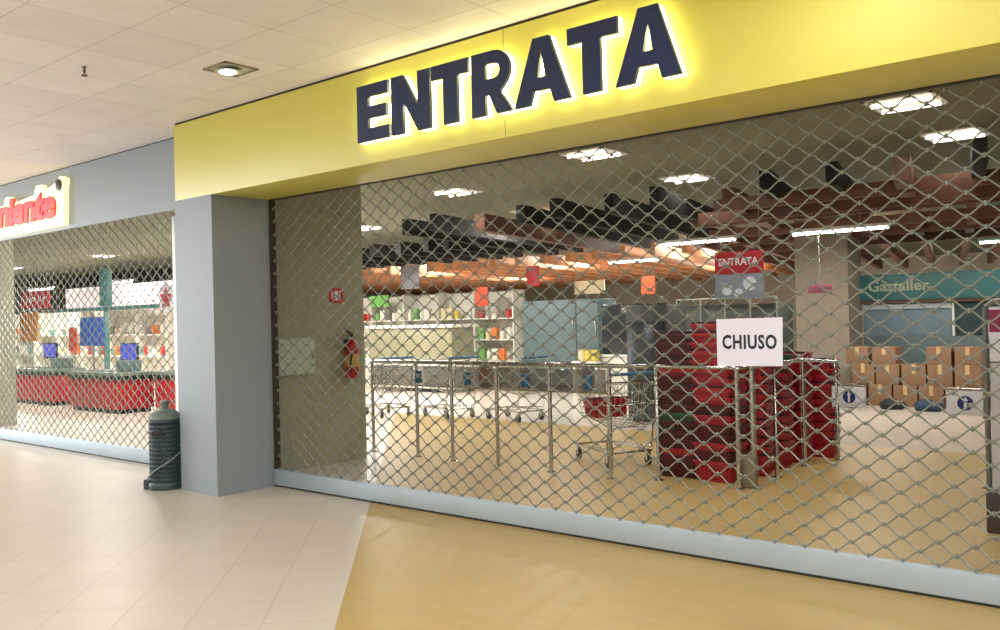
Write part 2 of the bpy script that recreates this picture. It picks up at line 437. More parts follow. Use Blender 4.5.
# ------------------------------------------------------------------ CHIUSO notice
n_ = empty('paper_notice', (-2.638, D2-.014, 1.262), 0, 'white paper notice reading CHIUSO fixed to the grille', 'notice')
b = MB(); b.prism([(0,0),(.434,.005),(.440,.305),(.0,.300)], -.0008, .0); b.build('sheet', M_paper, n_)
text_obj('lettering', 'CHIUSO', (.038, -.0012, .108), .362, .092, .0006, M_ink, n_, offset=.034, spacing=1.12)

# ------------------------------------------------------------------ ceiling fittings in the mall
def downlight(loc, label):
    r = empty('ceiling_spotlight', loc, 0, label, 'ceiling light')
    b = MB(); s = .15
    for a in range(4):
        M = Matrix.Rotation(a*PI/2, 4, 'Z'); b.box(-s, s, s-.02, s, -.012, 0, M)
    b.build('frame', mat('spot_frame', (150,140,120), .4, .5, noise=0), r)
    b = MB(); b.lathe([(.1,-.02),(.085,-.01),(.05,-.004)], (-.03,0,0), 20); b.build('reflector', M_chrome, r)
    b = MB(); b.lathe([(.05,-.03),(.07,-.02),(.06,-.005)], (-.04,0,0), 14); b.build('bulb', mat('spot_bulb', (255,255,255), .3, emit=(255,255,250), es=6, noise=0), r)
    b = MB(); b.box(-s+.02, s-.02, -s+.02, s-.02, -.004, 0); b.build('backing', mat('spot_back', (200,205,205), .3, .6, noise=0), r)
    return r
downlight((-6.02, 4.0, ZC), 'square recessed ceiling spotlight above the left end of yellow fascia')
r = empty('sprinkler', (-6.74, 3.20, ZC), 0, 'small grey fire sprinkler head hanging from the white panel ceiling', 'sprinkler')
b = MB(); b.lathe([(.02,-.006),(.02,0)], n=14); b.build('collar', M_steel, r)
b = MB(); b.tube([(0,0,-.008),(0,0,-.05)], .009, 8); b.lathe([(.004,-.075),(.024,-.072),(.024,-.066),(.004,-.063)], n=12)
b.tube([(.012,0,-.05),(.018,0,-.06),(.01,0,-.07)], .003, 5); b.tube([(-.012,0,-.05),(-.018,0,-.06),(-.01,0,-.07)], .003, 5)
b.build('nozzle', mat('sprinkler_metal', (70,66,60), .5, .6, noise=0), r)

# ------------------------------------------------------------------ waste bin by the pillar
r = empty('waste_bin', (-8.28, 4.66, 0), math.radians(35), 'dark grey-green ribbed waste bin with domed lid left of the pillar', 'bin')
b = MB(); prof = [(.168,0),(.172,.02),(.17,.06),(.158,.075)]
for k in range(13):
    z = .08+k*.043; prof += [(.142,z),(.142,z+.012),(.155,z+.016),(.155,z+.036),(.142,z+.041)]
prof += [(.15,.655),(.158,.66),(.158,.685)]
b.lathe(prof, n=36); b.build('body', M_bin, r)
b = MB()
for k in range(36):
    t = 2*PI*k/36; b.tube([(.152*math.cos(t),.152*math.sin(t),.085),(.152*math.cos(t),.152*math.sin(t),.645)], .0055, 4)
b.build('cage', M_bin, r)
b = MB(); b.lathe([(.160,.686),(.163,.695),(.15,.72),(.115,.755),(.07,.775),(.05,.782)], n=32); l_ = b.build('lid', M_binlid, r)
b = MB(); b.lathe([(.045,.782),(.03,.80),(.034,.825),(.048,.845),(.044,.862),(.02,.87)], n=18); b.build('knob', M_binlid, l_)
b = MB(); b.bbox(-.06,.06,-.172,-.15,.535,.575,.006); b.build('slot', M_black, r)
b = MB(); b.tube([(.17*math.cos(t), .17*math.sin(t), z) for t, z in [(-2.6+.19*i, .11+.020*i) for i in range(0,16)]], .0075, 6); b.build('strap', mat('strap_grey', (140,150,146), .5, noise=0), r)
b = MB(); b.bbox(-.19,-.12,-.10,-.02,0,.1,.01); b.build('foot', M_bin, r)

# ------------------------------------------------------------------ wall fittings on the pier
r = empty('wall_cabinet', (-8.0, 6.03, 1.04), PI/2, 'pale flat cabinet on the beige pier close behind the grille', 'cabinet')
b = MB(); b.bbox(-.25,.245,-.05,0,0,.40,.006); b.build('body', mat('pale_cabinet', (176,186,172), .5, noise=.02), r)
b = MB(); b.bbox(-.24,.235,-.058,-.0505,.01,.39,.003); d_ = b.build('door', mat('pale_cabinet_door', (184,194,180), .5, noise=.02), r)
b = MB(); b.bbox(.2,.215,-.075,-.0585,.17,.23,.003); b.build('handle', M_chrome, d_)
r = empty('fire_sign', (-8.0, 6.53, 1.82), PI/2, 'small red and white fire extinguisher sign on the beige pier', 'sign')
b = MB(); b.box(0,.2,-.006,0,0,.17); b.build('plate', M_signred, r)
b = MB(); b.box(.075,.125,-.008,-.0062,.03,.14); b.box(.145,.16,-.008,-.0062,.03,.14); b.box(.03,.05,-.008,-.0062,.05,.12)
b.build('symbol', M_signwhite, r)
r = empty('fire_extinguisher', (-7.90, 6.76, .96), 0, 'red fire extinguisher with black hose hung on the beige pier', 'fire extinguisher')
b = MB(); b.lathe([(.06,0),(.075,.012),(.078,.06),(.078,.36),(.065,.40),(.035,.43),(.022,.445)], n=20); b.build('cylinder', mat('extinguisher_red', (170,24,32), .3, noise=0), r)
b = MB(); b.lathe([(.0795,.13),(.0795,.27)], n=20); b.build('instruction_band', mat('label_ochre', (196,156,70), .5, noise=.1, scale=30), r)
b = MB(); b.lathe([(.022,.445),(.026,.46),(.02,.48)], n=12); b.box(-.015,.015,-.06,.04,.48,.495); b.box(-.012,.012,-.07,.03,.51,.52); b.build('valve', M_black, r)
b = MB(); b.tube([(.02+.0*t, .02-.13*math.sin(t), .47+.10*math.sin(t*1.0)*1.0 if t < PI/2 else .57-.09*(t-PI/2)) for t in [PI*i/8 for i in range(9)]]+[(.085,-.09,.2),(.085,-.08,.06)], .011, 7); b.build('hose', M_black, r)
b = MB(); b.box(-.10,-.075,-.03,.03,.3,.44); b.build('bracket', M_black, r)

# ------------------------------------------------------------------ steel railing behind the grille
YR = 7.42
r = empty('queue_railing', (-6.4, YR, 0), 0, 'long stainless railing with smoked panels and blue clips behind the grille', 'railing')
posts = [-8.30, -7.53, -6.97, -6.30, -5.58, -4.85]
for i, x in enumerate(posts):
    b = MB(); b.lathe([(.021,.012),(.021,1.085),(.012,1.095)], (x,YR,0), 12); b.lathe([(.05,0),(.05,.006),(.024,.014)], (x,YR,0), 14)
    rel(b, 'post', M_chrome, r)
b = MB(); b.tube([(-8.3,YR,1.11),(-4.42,YR,1.11)], .021, 10); rel(b, 'top_rail', M_chrome, r)
for a, c in zip(posts[:-1], posts[1:]):
    b = MB(); b.bbox(a+.035, c-.035, YR-.004, YR+.004, .845, 1.07, .003); rel(b, 'panel', M_glass, r)
b = MB(); b.tube([(-8.3,YR,.835),(-4.85,YR,.835)], .009, 8); rel(b, 'lower_rail', M_chrome, r)
for x in (-7.50, -6.72, -5.90, -5.09):
    b = MB(); b.bbox(x-.035, x+.035, YR-.03, YR+.03, .87, 1.01, .008); rel(b, 'clip', M_blue, r)
r = empty('basket_railing', (-3.6, 7.6, 0), 0, 'stainless railing framing the stacks of red baskets', 'railing')
for x, y, h, rad in ((-4.42,7.6,1.1,.02), (-3.60,7.62,1.1,.024), (-3.50,7.72,1.13,.03), (-3.57,9.1,1.12,.024), (-3.42,9.66,1.05,.02), (-3.55,8.35,1.1,.02)):
    b = MB(); b.lathe([(rad,.012),(rad,h-.01),(rad*.6,h)], (x,y,0), 12); b.lathe([(.05,0),(.05,.006),(rad+.003,.014)], (x,y,0), 14); rel(b, 'post', M_chrome, r)
b = MB(); b.tube([(-4.42,7.6,1.1),(-3.62,7.6,1.1),(-3.54,7.68,1.1),(-3.54,9.1,1.1),(-3.42,9.66,1.05)], .02, 10); rel(b, 'top_rail', M_chrome, r)
b = MB(); b.bbox(-3.64,-3.46,7.66,7.72,.015,.30,.006); rel(b, 'foot_plate', mat('taupe_panel', (128,120,98), .5, noise=.03), r)

# ------------------------------------------------------------------ shopping baskets
def basket_meshes():
    W, L, hb = .225, .17, .20     # half sizes at rim
    b = MB()
    def ring(w, l, z, rr=.05, n=5):
        pts = []
        for (sx, sy, a0) in ((1,1,0),(-1,1,PI/2),(-1,-1,PI),(1,-1,3*PI/2)):
            for i in range(n):
                t = a0+PI/2*i/(n-1); pts.append((sx*(w-rr)+rr*math.cos(t), sy*(l-rr)+rr*math.sin(t), z))
        return pts
    prof = [(.19,.135,0),(.198,.143,.05),(.206,.15,.10),(.213,.157,.155),(.213,.157,.165),(.225,.17,.168),(.225,.17,.20),(.219,.164,.20),(.205,.15,.16),(.185,.13,.012)]
    rings = [ring(*p) for p in prof]; n = len(rings[0]); vs = [p for rg in rings for p in rg]; fs = []
    for i in range(len(rings)-1):
        for j in range(n): fs.append((i*n+j, i*n+(j+1) % n, (i+1)*n+(j+1) % n, (i+1)*n+j))
    fs.append(tuple(range(n-1,-1,-1))); fs.append(tuple((len(rings)-1)*n+j for j in range(n)))
    b.add(vs, fs, True)
    for x in [i*.045-.16 for i in range(8)]:
        for s in (1,-1): b.box(x-.004, x+.004, s*.147-.008, s*.147+.008, .03, .15)
    for y in [i*.045-.1 for i in range(5)]:
        for s in (1,-1): b.box(s*.202-.008, s*.202+.008, y-.004, y+.004, .03, .15)
    hdl = MB(); hdl.tube([(-.22,.0,.185),(-.222,-.06,.20),(-.20,-.145,.212),(.20,-.145,.212),(.222,-.06,.20),(.22,0,.185)], .009, 6)
    return b, hdl
bb_, hh_ = basket_meshes()
ME_B = {}
for key, m in (('red', M_red), ('dark', M_red_shaded), ('green', M_green)):
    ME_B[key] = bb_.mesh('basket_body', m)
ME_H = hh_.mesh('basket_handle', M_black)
def basket(key, loc, rz, label, group):
    r = empty('shopping_basket', loc, rz, label, 'shopping basket', group)
    o = bpy.data.objects.new('body', ME_B[key]); C.objects.link(o); o.parent = r
    o = bpy.data.objects.new('handle', ME_H); C.objects.link(o); o.parent = r
    return r
stacks = [  # x, y, count, rz, description, special
    (-4.36, 7.98, 15, .1, 'in the left-end stack coloured as shaded', 'dark'),
    (-3.93, 7.93, 16, -.12, 'in the tallest stack left of CHIUSO', 'red'),
    (-3.86, 8.42, 13, .1, 'in the stack behind the notice', 'red'),
    (-3.86, 8.90, 12, -.08, 'in the stack between the two railing posts', 'red'),
    (-3.84, 9.38, 12, .05, 'in the second stack from the back', 'red'),
    (-3.72, 9.86, 11, .1, 'in the farthest stack beside the gate', 'red'),
    (-4.42, 8.5, 14, 0, 'in the second stack of the hidden left row', 'red')]
for x, y, n, rz, d, kk in stacks:
    for k in range(n):
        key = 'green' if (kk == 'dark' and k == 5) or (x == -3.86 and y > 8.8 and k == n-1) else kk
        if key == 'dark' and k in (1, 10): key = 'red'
        if key == 'red' and x == -3.93 and k in (1,3,4,6): key = 'dark'  # lower baskets coloured as if in shade
        col = {'red': 'red', 'dark': 'shade-darkened red', 'green': 'green'}[key]
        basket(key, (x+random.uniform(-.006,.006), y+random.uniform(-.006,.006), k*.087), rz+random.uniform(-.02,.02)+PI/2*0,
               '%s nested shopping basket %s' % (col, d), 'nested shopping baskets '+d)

# ------------------------------------------------------------------ one-way gates and security pedestal
def arrow_sign(loc, w, h, label, arm_x):
    r = empty('one_way_gate', loc, 0, label, 'gate')
    b = MB(); b.bbox(0, w, -.012, .012, 0, h, .006); p_ = b.build('sign_panel', M_signwhite, r)
    b = MB(); M = Matrix.Translation((w*.52, -.013, h*.5)) @ Matrix.Rotation(PI/2, 4, 'X')
    b.lathe([(h*.30,0),(h*.30,.002)], n=28, M=M); b.build('blue_disc', M_bluesign, p_)
    b = MB(); b.prism([(w*.52-h*.05,h*.25),(w*.52+h*.05,h*.25),(w*.52+h*.05,h*.60),(w*.52+h*.11,h*.60),(w*.52,h*.76),(w*.52-h*.11,h*.60),(w*.52-h*.05,h*.60)], -.0165, -.0155); b.build('arrow', M_signwhite, p_)
    b = MB(); b.tube([(0,0,h+.012),(w,0,h+.012)], .012, 8); b.tube([(arm_x,0,h+.012),(arm_x,0,-.02)], .012, 8); b.build('arm', M_chrome, r)
    return r
arrow_sign((-3.47, 9.66, .57), .35, .22, 'white one-way gate panel with blue disc beside the red baskets', 0)
arrow_sign((-2.13, 8.8, .635), .30, .22, 'white one-way gate panel with blue disc near the right edge', .30)
r = empty('gate_post', (-1.80, 8.8, 0), 0, 'slim metal post carrying the right-hand one-way gate', 'post')
b = MB(); b.lathe([(.024,.012),(.024,1.55),(.014,1.56)], n=12); b.build('tube', M_chrome, r)
b = MB(); b.lathe([(.06,0),(.06,.008),(.026,.014)], n=14); b.build('foot', M_chrome, r)
r = empty('security_pedestal', (-1.20, 7.16, 0), math.radians(8), 'tall pale anti-theft pedestal with dark base at the right edge', 'pedestal')
b = MB(); b.bbox(-.28,.24,-.07,.07,0,.29,.012); b.build('base', mat('pedestal_base', (70,58,54), .5, noise=.05), r)
for s in (-.26,.22):
    b = MB(); b.tube([(s,0,.29),(s,0,1.6)], .018, 8); b.build('upright', mat('grey_tube', (112,112,112), .35, .6, noise=0), r)
b = MB(); b.bbox(-.236,.196,-.012,.012,.30,1.2,.004); b.build('panel', mat('pedestal_panel', (206,204,206), .3, noise=.03, alpha=.75), r)
b = MB(); b.bbox(-.236,.196,-.018,.018,1.21,1.60,.01); tp = b.build('head_panel', M_signwhite, r)
b = MB(); b.box(-.236,-.13,-.0205,-.0185,1.42,1.58); b.box(-.05,.05,-.0205,-.0185,1.42,1.58); b.build('magenta_marking', mat('magenta', (150,30,84), .4, noise=0), tp)
b = MB(); b.tube([(-.26,0,1.6),(-.2,0,1.64),(.16,0,1.64),(.22,0,1.6)], .018, 8); b.build('top_bar', M_steel, r)

# ------------------------------------------------------------------ shopping trolleys
def trolley_parts():
    P = {}
    fr = MB()
    # chassis
    fr.tube([(-.26,-.42,.16),(-.22,.42,.16),(.22,.42,.16),(.26,-.42,.16),(-.26,-.42,.16)], .011, 6)
    for s in (-1,1):
        fr.tube([(s*.22,.42,.16),(s*.27,-.40,.20),(s*.27,-.48,.60),(s*.27,-.52,.98)], .011, 6)
    P['frame'] = (fr, M_chrome)
    bk = MB()
    def corner(t, z):   # t 0 rear .. 1 front
        w = .26-.06*t; y = -.46+.88*t; return w, y
    zt = lambda t: .90-.10*t
    zb = lambda t: .42+.10*t
    for f in (0, .25, .5, .75, 1):
        pts = []
        for (sx, t) in ((-1,0),(-1,1),(1,1),(1,0)):
            w, y = corner(t, 0); z = zb(t)+(zt(t)-zb(t))*f
            k = .85+.15*f; pts.append((sx*w*k, y*k if t else y*k, z))
        bk.tube(pts+[pts[0]], .005 if f not in (0,1) else .008, 5)
    for i in range(13):
        t = i/12; w, y = corner(t, 0)
        for s in (-1,1): bk.tube([(s*w*.85, y*.85, zb(t)),(s*w, y, zt(t))], .003, 4)
        bk.tube([(-w*.85, y*.85, zb(t)),(w*.85, y*.85, zb(t))], .003, 4)
    for i in range(8):
        s = -1+2*i/7
        bk.tube([(s*.20*.85,.42*.85,.52),(s*.20,.42,.80)], .003, 4)
        bk.tube([(s*.26*.85,-.46*.85,.42),(s*.26,-.46,.90)], .003, 4)
        bk.tube([(s*.26*.85,-.46*.85,.42),(s*.20*.85,.42*.85,.52)], .003, 4)
    P['basket'] = (bk, M_chrome)
    h = MB(); h.tube([(-.28,-.53,.99),(.28,-.53,.99)], .017, 8); P['handle'] = (h, M_blue)
    c = MB(); c.lathe([(.028,-.012),(.03,-.010),(.03,.010),(.028,.012)], n=12)
    return P
TP = trolley_parts()
def trolley(loc, rz, label):
    r = empty('shopping_trolley', loc, rz, label, 'shopping trolley', 'shopping trolleys')
    for nm, (mb, m) in TP.items(): mb_copy = MB(); mb_copy.v = mb.v; mb_copy.f = mb.f; mb_copy.mi = mb.mi; mb_copy.sm = mb.sm; mb_copy.build(nm, m, r)
    for sx, y in ((-.24,-.38),(.24,-.38),(-.2,.38),(.2,.38)):
        b = MB(); b.lathe([(.045,-.013),(.06,-.011),(.06,.011),(.045,.013)], n=16, M=Matrix.Translation((0,0,.06)) @ Matrix.Rotation(PI/2, 4, 'Y'))
        w = b.build('wheel', M_black, r); w.location = (sx, y, 0)
        b = MB(); b.box(-.02,.02,-.02,.02,.12,.16); b.box(-.022,-.017,-.018,.018,.055,.13); b.box(.017,.022,-.018,.018,.055,.13); b.build('fork', M_chrome, w)
    return r
trolley((-5.42, 8.30, 0), math.radians(62), 'wire shopping trolley holding a red basket, nearest the red stacks')
b_ = basket('red', (-5.46, 8.28, .50), math.radians(62), 'red shopping basket lying in the nearest wire trolley', None)
trolley((-11.3, 10.4, 0), math.radians(70), 'wire shopping trolley at the far left behind the railing, next to the pier')
trolley((-10.2, 10.75, 0), math.radians(75), 'wire shopping trolley second from the pier behind the railing')
trolley((-8.95, 10.95, 0), math.radians(80), 'wire shopping trolley in the middle behind the railing')
# ------------------------------------------------------------------ suspended signs
r = empty('hanging_sign', (-4.47, 9.0, 1.76), 0, 'hanging red sign reading ENTRATA above a grey picture panel', 'sign')
b = MB(); b.bbox(0,.55,-.012,.012,.26,.50,.004); b.build('red_board', M_signred, r)
text_obj('lettering', 'ENTRATA', (.05,-.014,.35), .45, .08, .002, M_signwhite, r, offset=.02)
b = MB(); b.bbox(0,.55,-.012,.012,0,.255,.004); p_ = b.build('picture_panel', mat('grey_picture', (138,148,166), .3, noise=.15, scale=6), r)
b = MB()
for x, z, q in ((.40,.15,.075),(.14,.09,.06),(.27,.05,.05)):
    b.lathe([(q,0),(q,.002)], n=18, M=Matrix.Translation((x,-.013,z)) @ Matrix.Rotation(PI/2,4,'X'))
b.build('pale_circles', mat('pale_blue', (214,224,238), .4, noise=.05), p_)
b = MB()
for x in (.04,.51): b.tube([(x,0,.5),(x,0,ZC-1.76)], .0025, 4)
b.build('wires', M_steel, r)
r = empty('hanging_sign', (-5.37, 14.0, 1.88), 0, 'small faded pink hanging sign left of the beige column', 'sign')
b = MB(); b.bbox(0,.38,-.01,.01,0,.14,.004); b.build('board', mat('pink_board', (164,96,112), .5, noise=.05), r)
b = MB(); b.tube([(.19,0,.14),(.19,0,ZC-1.88)], .004, 4); b.build('rod', M_steel, r)

# ------------------------------------------------------------------ ceiling beams of the store
da = math.radians(13.3)
def beam(name, x, y, L, z0, z1, m, label, group, t=.05):
    b = MB(); b.bbox(-t, t, 0, L, 0, z1-z0, .006)
    o = b.build(name, m); o.location = (x, y, z0); o.rotation_euler = (0,0,da); tag(o, label, 'beam', group)
x = -30.0
i = 0
xs = []
while x < 1.0:
    xs.append(x); x += .82
for i, x in enumerate(xs):
    y = 10.75+random.uniform(-.15,.15)+(.0 if x < -7 else random.uniform(-.5,.6))
    dark = (x < -7 and not (x > -12 and i % 4 == 1)) or (x >= -7 and i % 3 != 0)
    if x < -11.3: y += 2.9
    L = (6.6 if y < 12 else 3.6) if x < -7 else 3.6
    if dark: beam('ceiling_beam', x, y, L, 3.08, 3.36, M_beamblack, 'black timber beam hanging under the front of the store ceiling', 'black beams in the front row under the store ceiling', .07)
    else: beam('ceiling_beam', x, y, L, 3.02, 3.30, M_beambrown, 'brown timber beam among black ones under the store ceiling', 'brown beams in the front row under the store ceiling', .09)
for i, x in enumerate(xs):
    if x < -8: 
        beam('ceiling_beam', x-.4, 18.4, 16.5, 3.0, 3.28, M_beam_lit, 'orange-brown timber beam deep inside the store, coloured as if warmly lit', 'orange-brown beams deep inside the store', .06)
    else:
        beam('ceiling_beam', x-.4, 15.6, 16, 2.95, 3.25, M_beambrown, 'brown timber beam above the right half of the store', 'brown beams above the right half of the store', .07)
# cross boards under the beams
for k, (x0, x1, y, z) in enumerate([(-5.6,1.4,11.3,2.98),(-6.3,1.4,12.2,2.93),(-6.9,1.4,13.1,2.97),(-7.5,1.4,14.9,2.93),(-8,1.4,16.3,2.9),(-8.5,1.4,18.0,2.86)]):
    b = MB(); b.bbox(x0, x1, -.03, .03, 0, .17, .005)
    o = b.build('ceiling_beam', M_beambrown); o.location = (0, y, z); tag(o, 'brown timber cross beam running parallel to the entrance, %s from the grille' % ['first','second','third','fourth','fifth','sixth'][k], 'beam')

# ------------------------------------------------------------------ lamps in the store
def strip(x0, x1, y, z, label, group):
    r = empty('strip_lamp', ((x0+x1)/2, y, z), 0, label, 'lamp', group); w = (x1-x0)/2
    b = MB(); b.bbox(-w, w, -.05, .05, .03, .08, .01); b.build('housing', M_white_strip, r)
    b = MB(); b.tube([(-w+.03,0,.012),(w-.03,0,.012)], .026, 8); b.build('tube', M_lamp, r)
    b = MB()
    for s in (-w*.7, w*.7): b.tube([(s,0,.08),(s,0,ZC-z)], .004, 4)
    b.build('hangers', M_steel, r)
    area('strip_light', ((x0+x1)/2, y, z-.03), (0,0,0), x1-x0, .06, 45*(x1-x0), (1,.92,.82))
for a, c in ((-8.0,-6.55), (-5.62,-4.1)):
    strip(a, c, 14.0, 2.82, 'long glowing tube lamp hanging in the %s of the near row' % ('left part' if a < -6 else 'right part'), 'tube lamps hanging in the store')
for k, (x, y) in enumerate([(-3.2,18.4),(-10.4,17.0)]):
    strip(x-.65, x+.65, y, 2.78, 'distant glowing tube lamp hanging in the second row of the store', 'distant tube lamps in the second row')
for k, x in enumerate([-18.5,-22.5,-27,-32]):
    strip(x-.8, x+.8, 11.4, 2.75, 'tube lamp hanging over the tills behind the left grille', 'tube lamps over the tills')
def troffer(x, y, label, P=28):
    r = empty('louvre_lamp', (x, y, ZC), 0, label, 'lamp', 'recessed louvre lamps')
    b = MB()
    for a in range(4): b.box(-.32,.32,.29,.32,-.015,0,Matrix.Rotation(a*PI/2,4,'Z'))
    b.build('frame', M_white_strip, r)
    b = MB(); b.box(-.29,.29,-.29,.29,-.005,0); b.build('reflector', mat('lamp_reflector', (150,150,140), .4, .3, noise=0), r)
    for s in (-.16,.16):
        b = MB(); b.tube([(-.27,s,-.03),(.27,s,-.03)], .02, 8); b.build('tube', M_lamp2, r)
    area('troffer_light', (x, y, ZC-.06), (0,0,0), .55, .55, P*1.1, (1,.95,.88))
troffer(-9.4, 10.2, 'recessed square louvre lamp at the left above the first black beams', 22)
troffer(-6.1, 9.12, 'recessed square louvre lamp with two tubes near the fascia, left one')
troffer(-2.5, 9.12, 'recessed square louvre lamp with two tubes close to the upper right')
troffer(-2.55, 11.2, 'recessed square louvre lamp farther back at the upper right, above beams', 9)
troffer(-6.25, 11.75, 'recessed square louvre lamp farther back in the middle, above beams', 9)

for x, y, P in ((-3.5,6.9,45),(-10.9,8.2,120),(-10.2,13.2,170),(-14.2,12.6,230),(-18.4,12.4,230),(-10.2,20.5,200),(-14.4,21,240),(-19,20,240),(-6,20,150),(-1.5,15,110),(-24,11.8,230),(-30,11.8,260),(-15.4,7.6,150),(-20.5,7.6,150),(-26,18,200),(-12,27,300),(-20,26,300),(-5,27,200)):  # further lamps added to brighten the store interior
    troffer(x, y, 'added square louvre lamp in the store ceiling, put in for its light', P)
# ------------------------------------------------------------------ shelving with goods
cols = {'white': (226,222,208), 'cream': (214,200,160), 'green': (116,168,96), 'yellow': (206,190,86), 'orange': (214,120,56), 'red': (190,54,50), 'blue': (90,120,170), 'grey': (120,118,112), 'brown': (120,84,60), 'teal': (110,160,150)}
PM = {}
for k, c in cols.items():
    m = mat('goods_'+k, c, .5, noise=.1, scale=12)
    b = MB(); b.bbox(-.085,.085,-.06,.06,0,.27,.012); b.box(-.06,.06,-.0615,-.06,.06,.2); PM[k, 'carton'] = b.mesh('carton', m)
    b = MB(); b.lathe([(.055,0),(.06,.01),(.06,.17),(.04,.21),(.022,.235),(.022,.27),(.02,.275)], n=12); PM[k, 'bottle'] = b.mesh('bottle', m)
    b = MB(); b.lathe([(.07,0),(.075,.01),(.075,.15),(.07,.16),(.072,.163),(.072,.19),(.06,.192)], n=12); PM[k, 'jar'] = b.mesh('jar', m)
def shelf_unit(x, y, rz, w, h, n, label, goods, shape_bias, where, back=M_shelf, step=.21, skip=0):
    r = empty('shelf_unit', (x,y,0), rz, label, 'shelf', None)
    b = MB(); b.box(-w/2, w/2, .20, .235, 0, h); b.build('back_panel', back, r)
    for s in (-1,1):
        b = MB(); b.box(s*w/2-.015, s*w/2+.015, -.2, .235, 0, h+.02); b.build('side_panel', M_shelf, r)
    zs = [.12+(h-.25)*i/n for i in range(n)]
    for z in zs:
        b = MB(); b.box(-w/2+.016, w/2-.016, -.2, .199, z-.03, z); b.build('shelf', M_shelf, r)
    M = Matrix.Translation((x,y,0)) @ Matrix.Rotation(rz,4,'Z')
    for zi, z in enumerate(zs):
        if zi < skip: continue
        xx = -w/2+.13
        while xx < w/2-.1:
            kcol = random.choice(goods); sh = random.choice(shape_bias)
            if random.random() < .12: xx += step; continue
            o = bpy.data.objects.new('goods_'+sh, PM[kcol, sh]); C.objects.link(o)
            o.location = M @ Vector((xx, -.07, z)); o.rotation_euler = (0,0,rz)
            tag(o, '%s %s standing %s' % (kcol, sh, where), sh, '%s %ss %s' % (kcol, sh, where))
            xx += step
    return r
G1 = ['white','white','cream','white','green','yellow','teal','grey','white']
G2 = ['white','cream','white','orange','red','green','white']
ux = -18.6
pos = ['at the left end', 'second from the left', 'third from the left', 'in the middle', 'at the right end']
for k in range(5):
    shelf_unit(ux+k*1.22, 16.3, 0, 1.2, 2.25, 4, 'cream shelving unit %s of the back row behind the railing' % pos[k], G1 if k % 2 else G2, ['carton','jar','carton','bottle'], 'on the cream unit '+pos[k], skip=0)
# long white chest with olive glass behind the railing
r = empty('chest_display', (-14.6, 14.6, 0), 0, 'long low white display chest with grey-green front behind the railing', 'display case')
b = MB(); b.bbox(-1.5,1.35,-.4,.4,.08,.72,.02); b.build('body', M_shelf, r)
b = MB(); b.bbox(-1.42,1.27,-.36,.36,.73,1.42,.02); b.build('glass_hood', mat('olive_glass', (140,138,112), .2, noise=.05), r)
b = MB(); b.bbox(-1.5,1.35,-.4,.4,1.43,1.50,.01); b.build('top', M_shelf, r)
b = MB(); b.box(-1.4,1.25,-.34,.34,0,.079); b.build('plinth', M_black, r)
# blue-grey cold cabinet and dark glazed cabinet
r = empty('cold_cabinet', (-11.7, 16.3, 0), 0, 'tall blue-grey metal cabinet in front of the back wall, mid picture', 'cabinet')
b = MB(); b.bbox(-1.06,1.06,-.3,.35,.1,1.98,.015); b.build('body', M_bluegrey, r)
b = MB(); b.box(-1.0,1.0,-.25,.3,0,.099); b.build('plinth', M_black, r)
for a, c in ((-1.03,.44),(.47,1.03)):
    b = MB(); b.bbox(a, c, -.325, -.301, .62, 1.93, .006); d_ = b.build('door', M_bluegrey, r)
    b = MB(); b.bbox(c-.08, c-.05, -.35, -.3255, 1.1, 1.5, .006); b.build('handle', M_chrome, d_)
r = empty('glazed_cabinet', (-9.93, 16.2, 0), 0, 'dark glazed cabinet on a pale base right of the blue-grey cabinet', 'cabinet')
b = MB(); b.bbox(-.66,.66,-.3,.35,.0,.74,.015); b.build('base', M_shelf, r)
b = MB(); b.bbox(-.64,.64,-.28,.33,.80,1.84,.015); g_ = b.build('glass_case', M_darkscreen, r)
for xx in (-.63,0,.61):
    b = MB(); b.box(xx,xx+.02,-.295,-.281,.80,1.84); b.build('glazing_bar', M_bluegrey, g_)

b = MB(); b.bbox(-.66,.66,-.34,.35,.742,.79,.008); b.build('counter_edge', M_white_strip, r)
for k in range(3):
    o = bpy.data.objects.new('goods_jar', PM[('yellow' if k else 'cream'), 'jar']); C.objects.link(o); o.location = (-10.95+k*.17, 15.75, .66); o.scale = (1.2,1.2,1.2)
    tag(o, '%s jar on the small stand before the cold cabinet, %s of three' % ('yellow' if k else 'cream', ('left','middle','right')[k]), 'jar')
r = empty('display_stand', (-10.8, 15.75, 0), 0, 'small low cream stand before the gap of the two cabinets', 'stand')
b = MB(); b.bbox(-.32,.32,-.16,.16,.60,.655,.006); b.build('top', M_shelf, r)
for sx in (-.28,.28):
    b = MB(); b.box(sx-.02,sx+.02,-.14,.14,0,.6); b.build('leg', M_shelf, r)
# hanging panels over the shelves
def panel(name, x0, x1, z0, z1, y, m, label, wire=True):
    r = empty(name, ((x0+x1)/2, y, z0), 0, label, 'sign')
    w = (x1-x0)/2
    b = MB(); b.bbox(-w,w,-.015,.015,0,z1-z0,.004); b.build('board', m, r)
    if wire:
        b = MB()
        for s in (-w*.8,w*.8): b.tube([(s,0,z1-z0),(s,0,ZC-z0)], .004, 4)
        b.build('wires', M_steel, r)
    return r
panel('hanging_banner', -16.6,-15.95,2.40,3.0, 15.9, mat('lilac_grey', (158,154,166), .5, noise=.05), 'pale lilac-grey hanging panel over the cream shelving')
panel('hanging_banner', -17.9,-17.2,1.98,2.28, 16.0, mat('leaf_green', (112,176,84), .5, noise=.05), 'leaf green hanging panel at the left over the shelving')
panel('hanging_banner', -14.0,-13.6,1.9,2.35, 15.8, mat('orange_red', (214,84,50), .5, noise=.05), 'orange-red hanging panel over the right-hand shelving')
panel('hanging_banner', -12.45,-12.1,2.3,2.75, 15.8, mat('crimson', (178,30,44), .5, noise=.05), 'crimson hanging panel over the blue-grey cabinet')
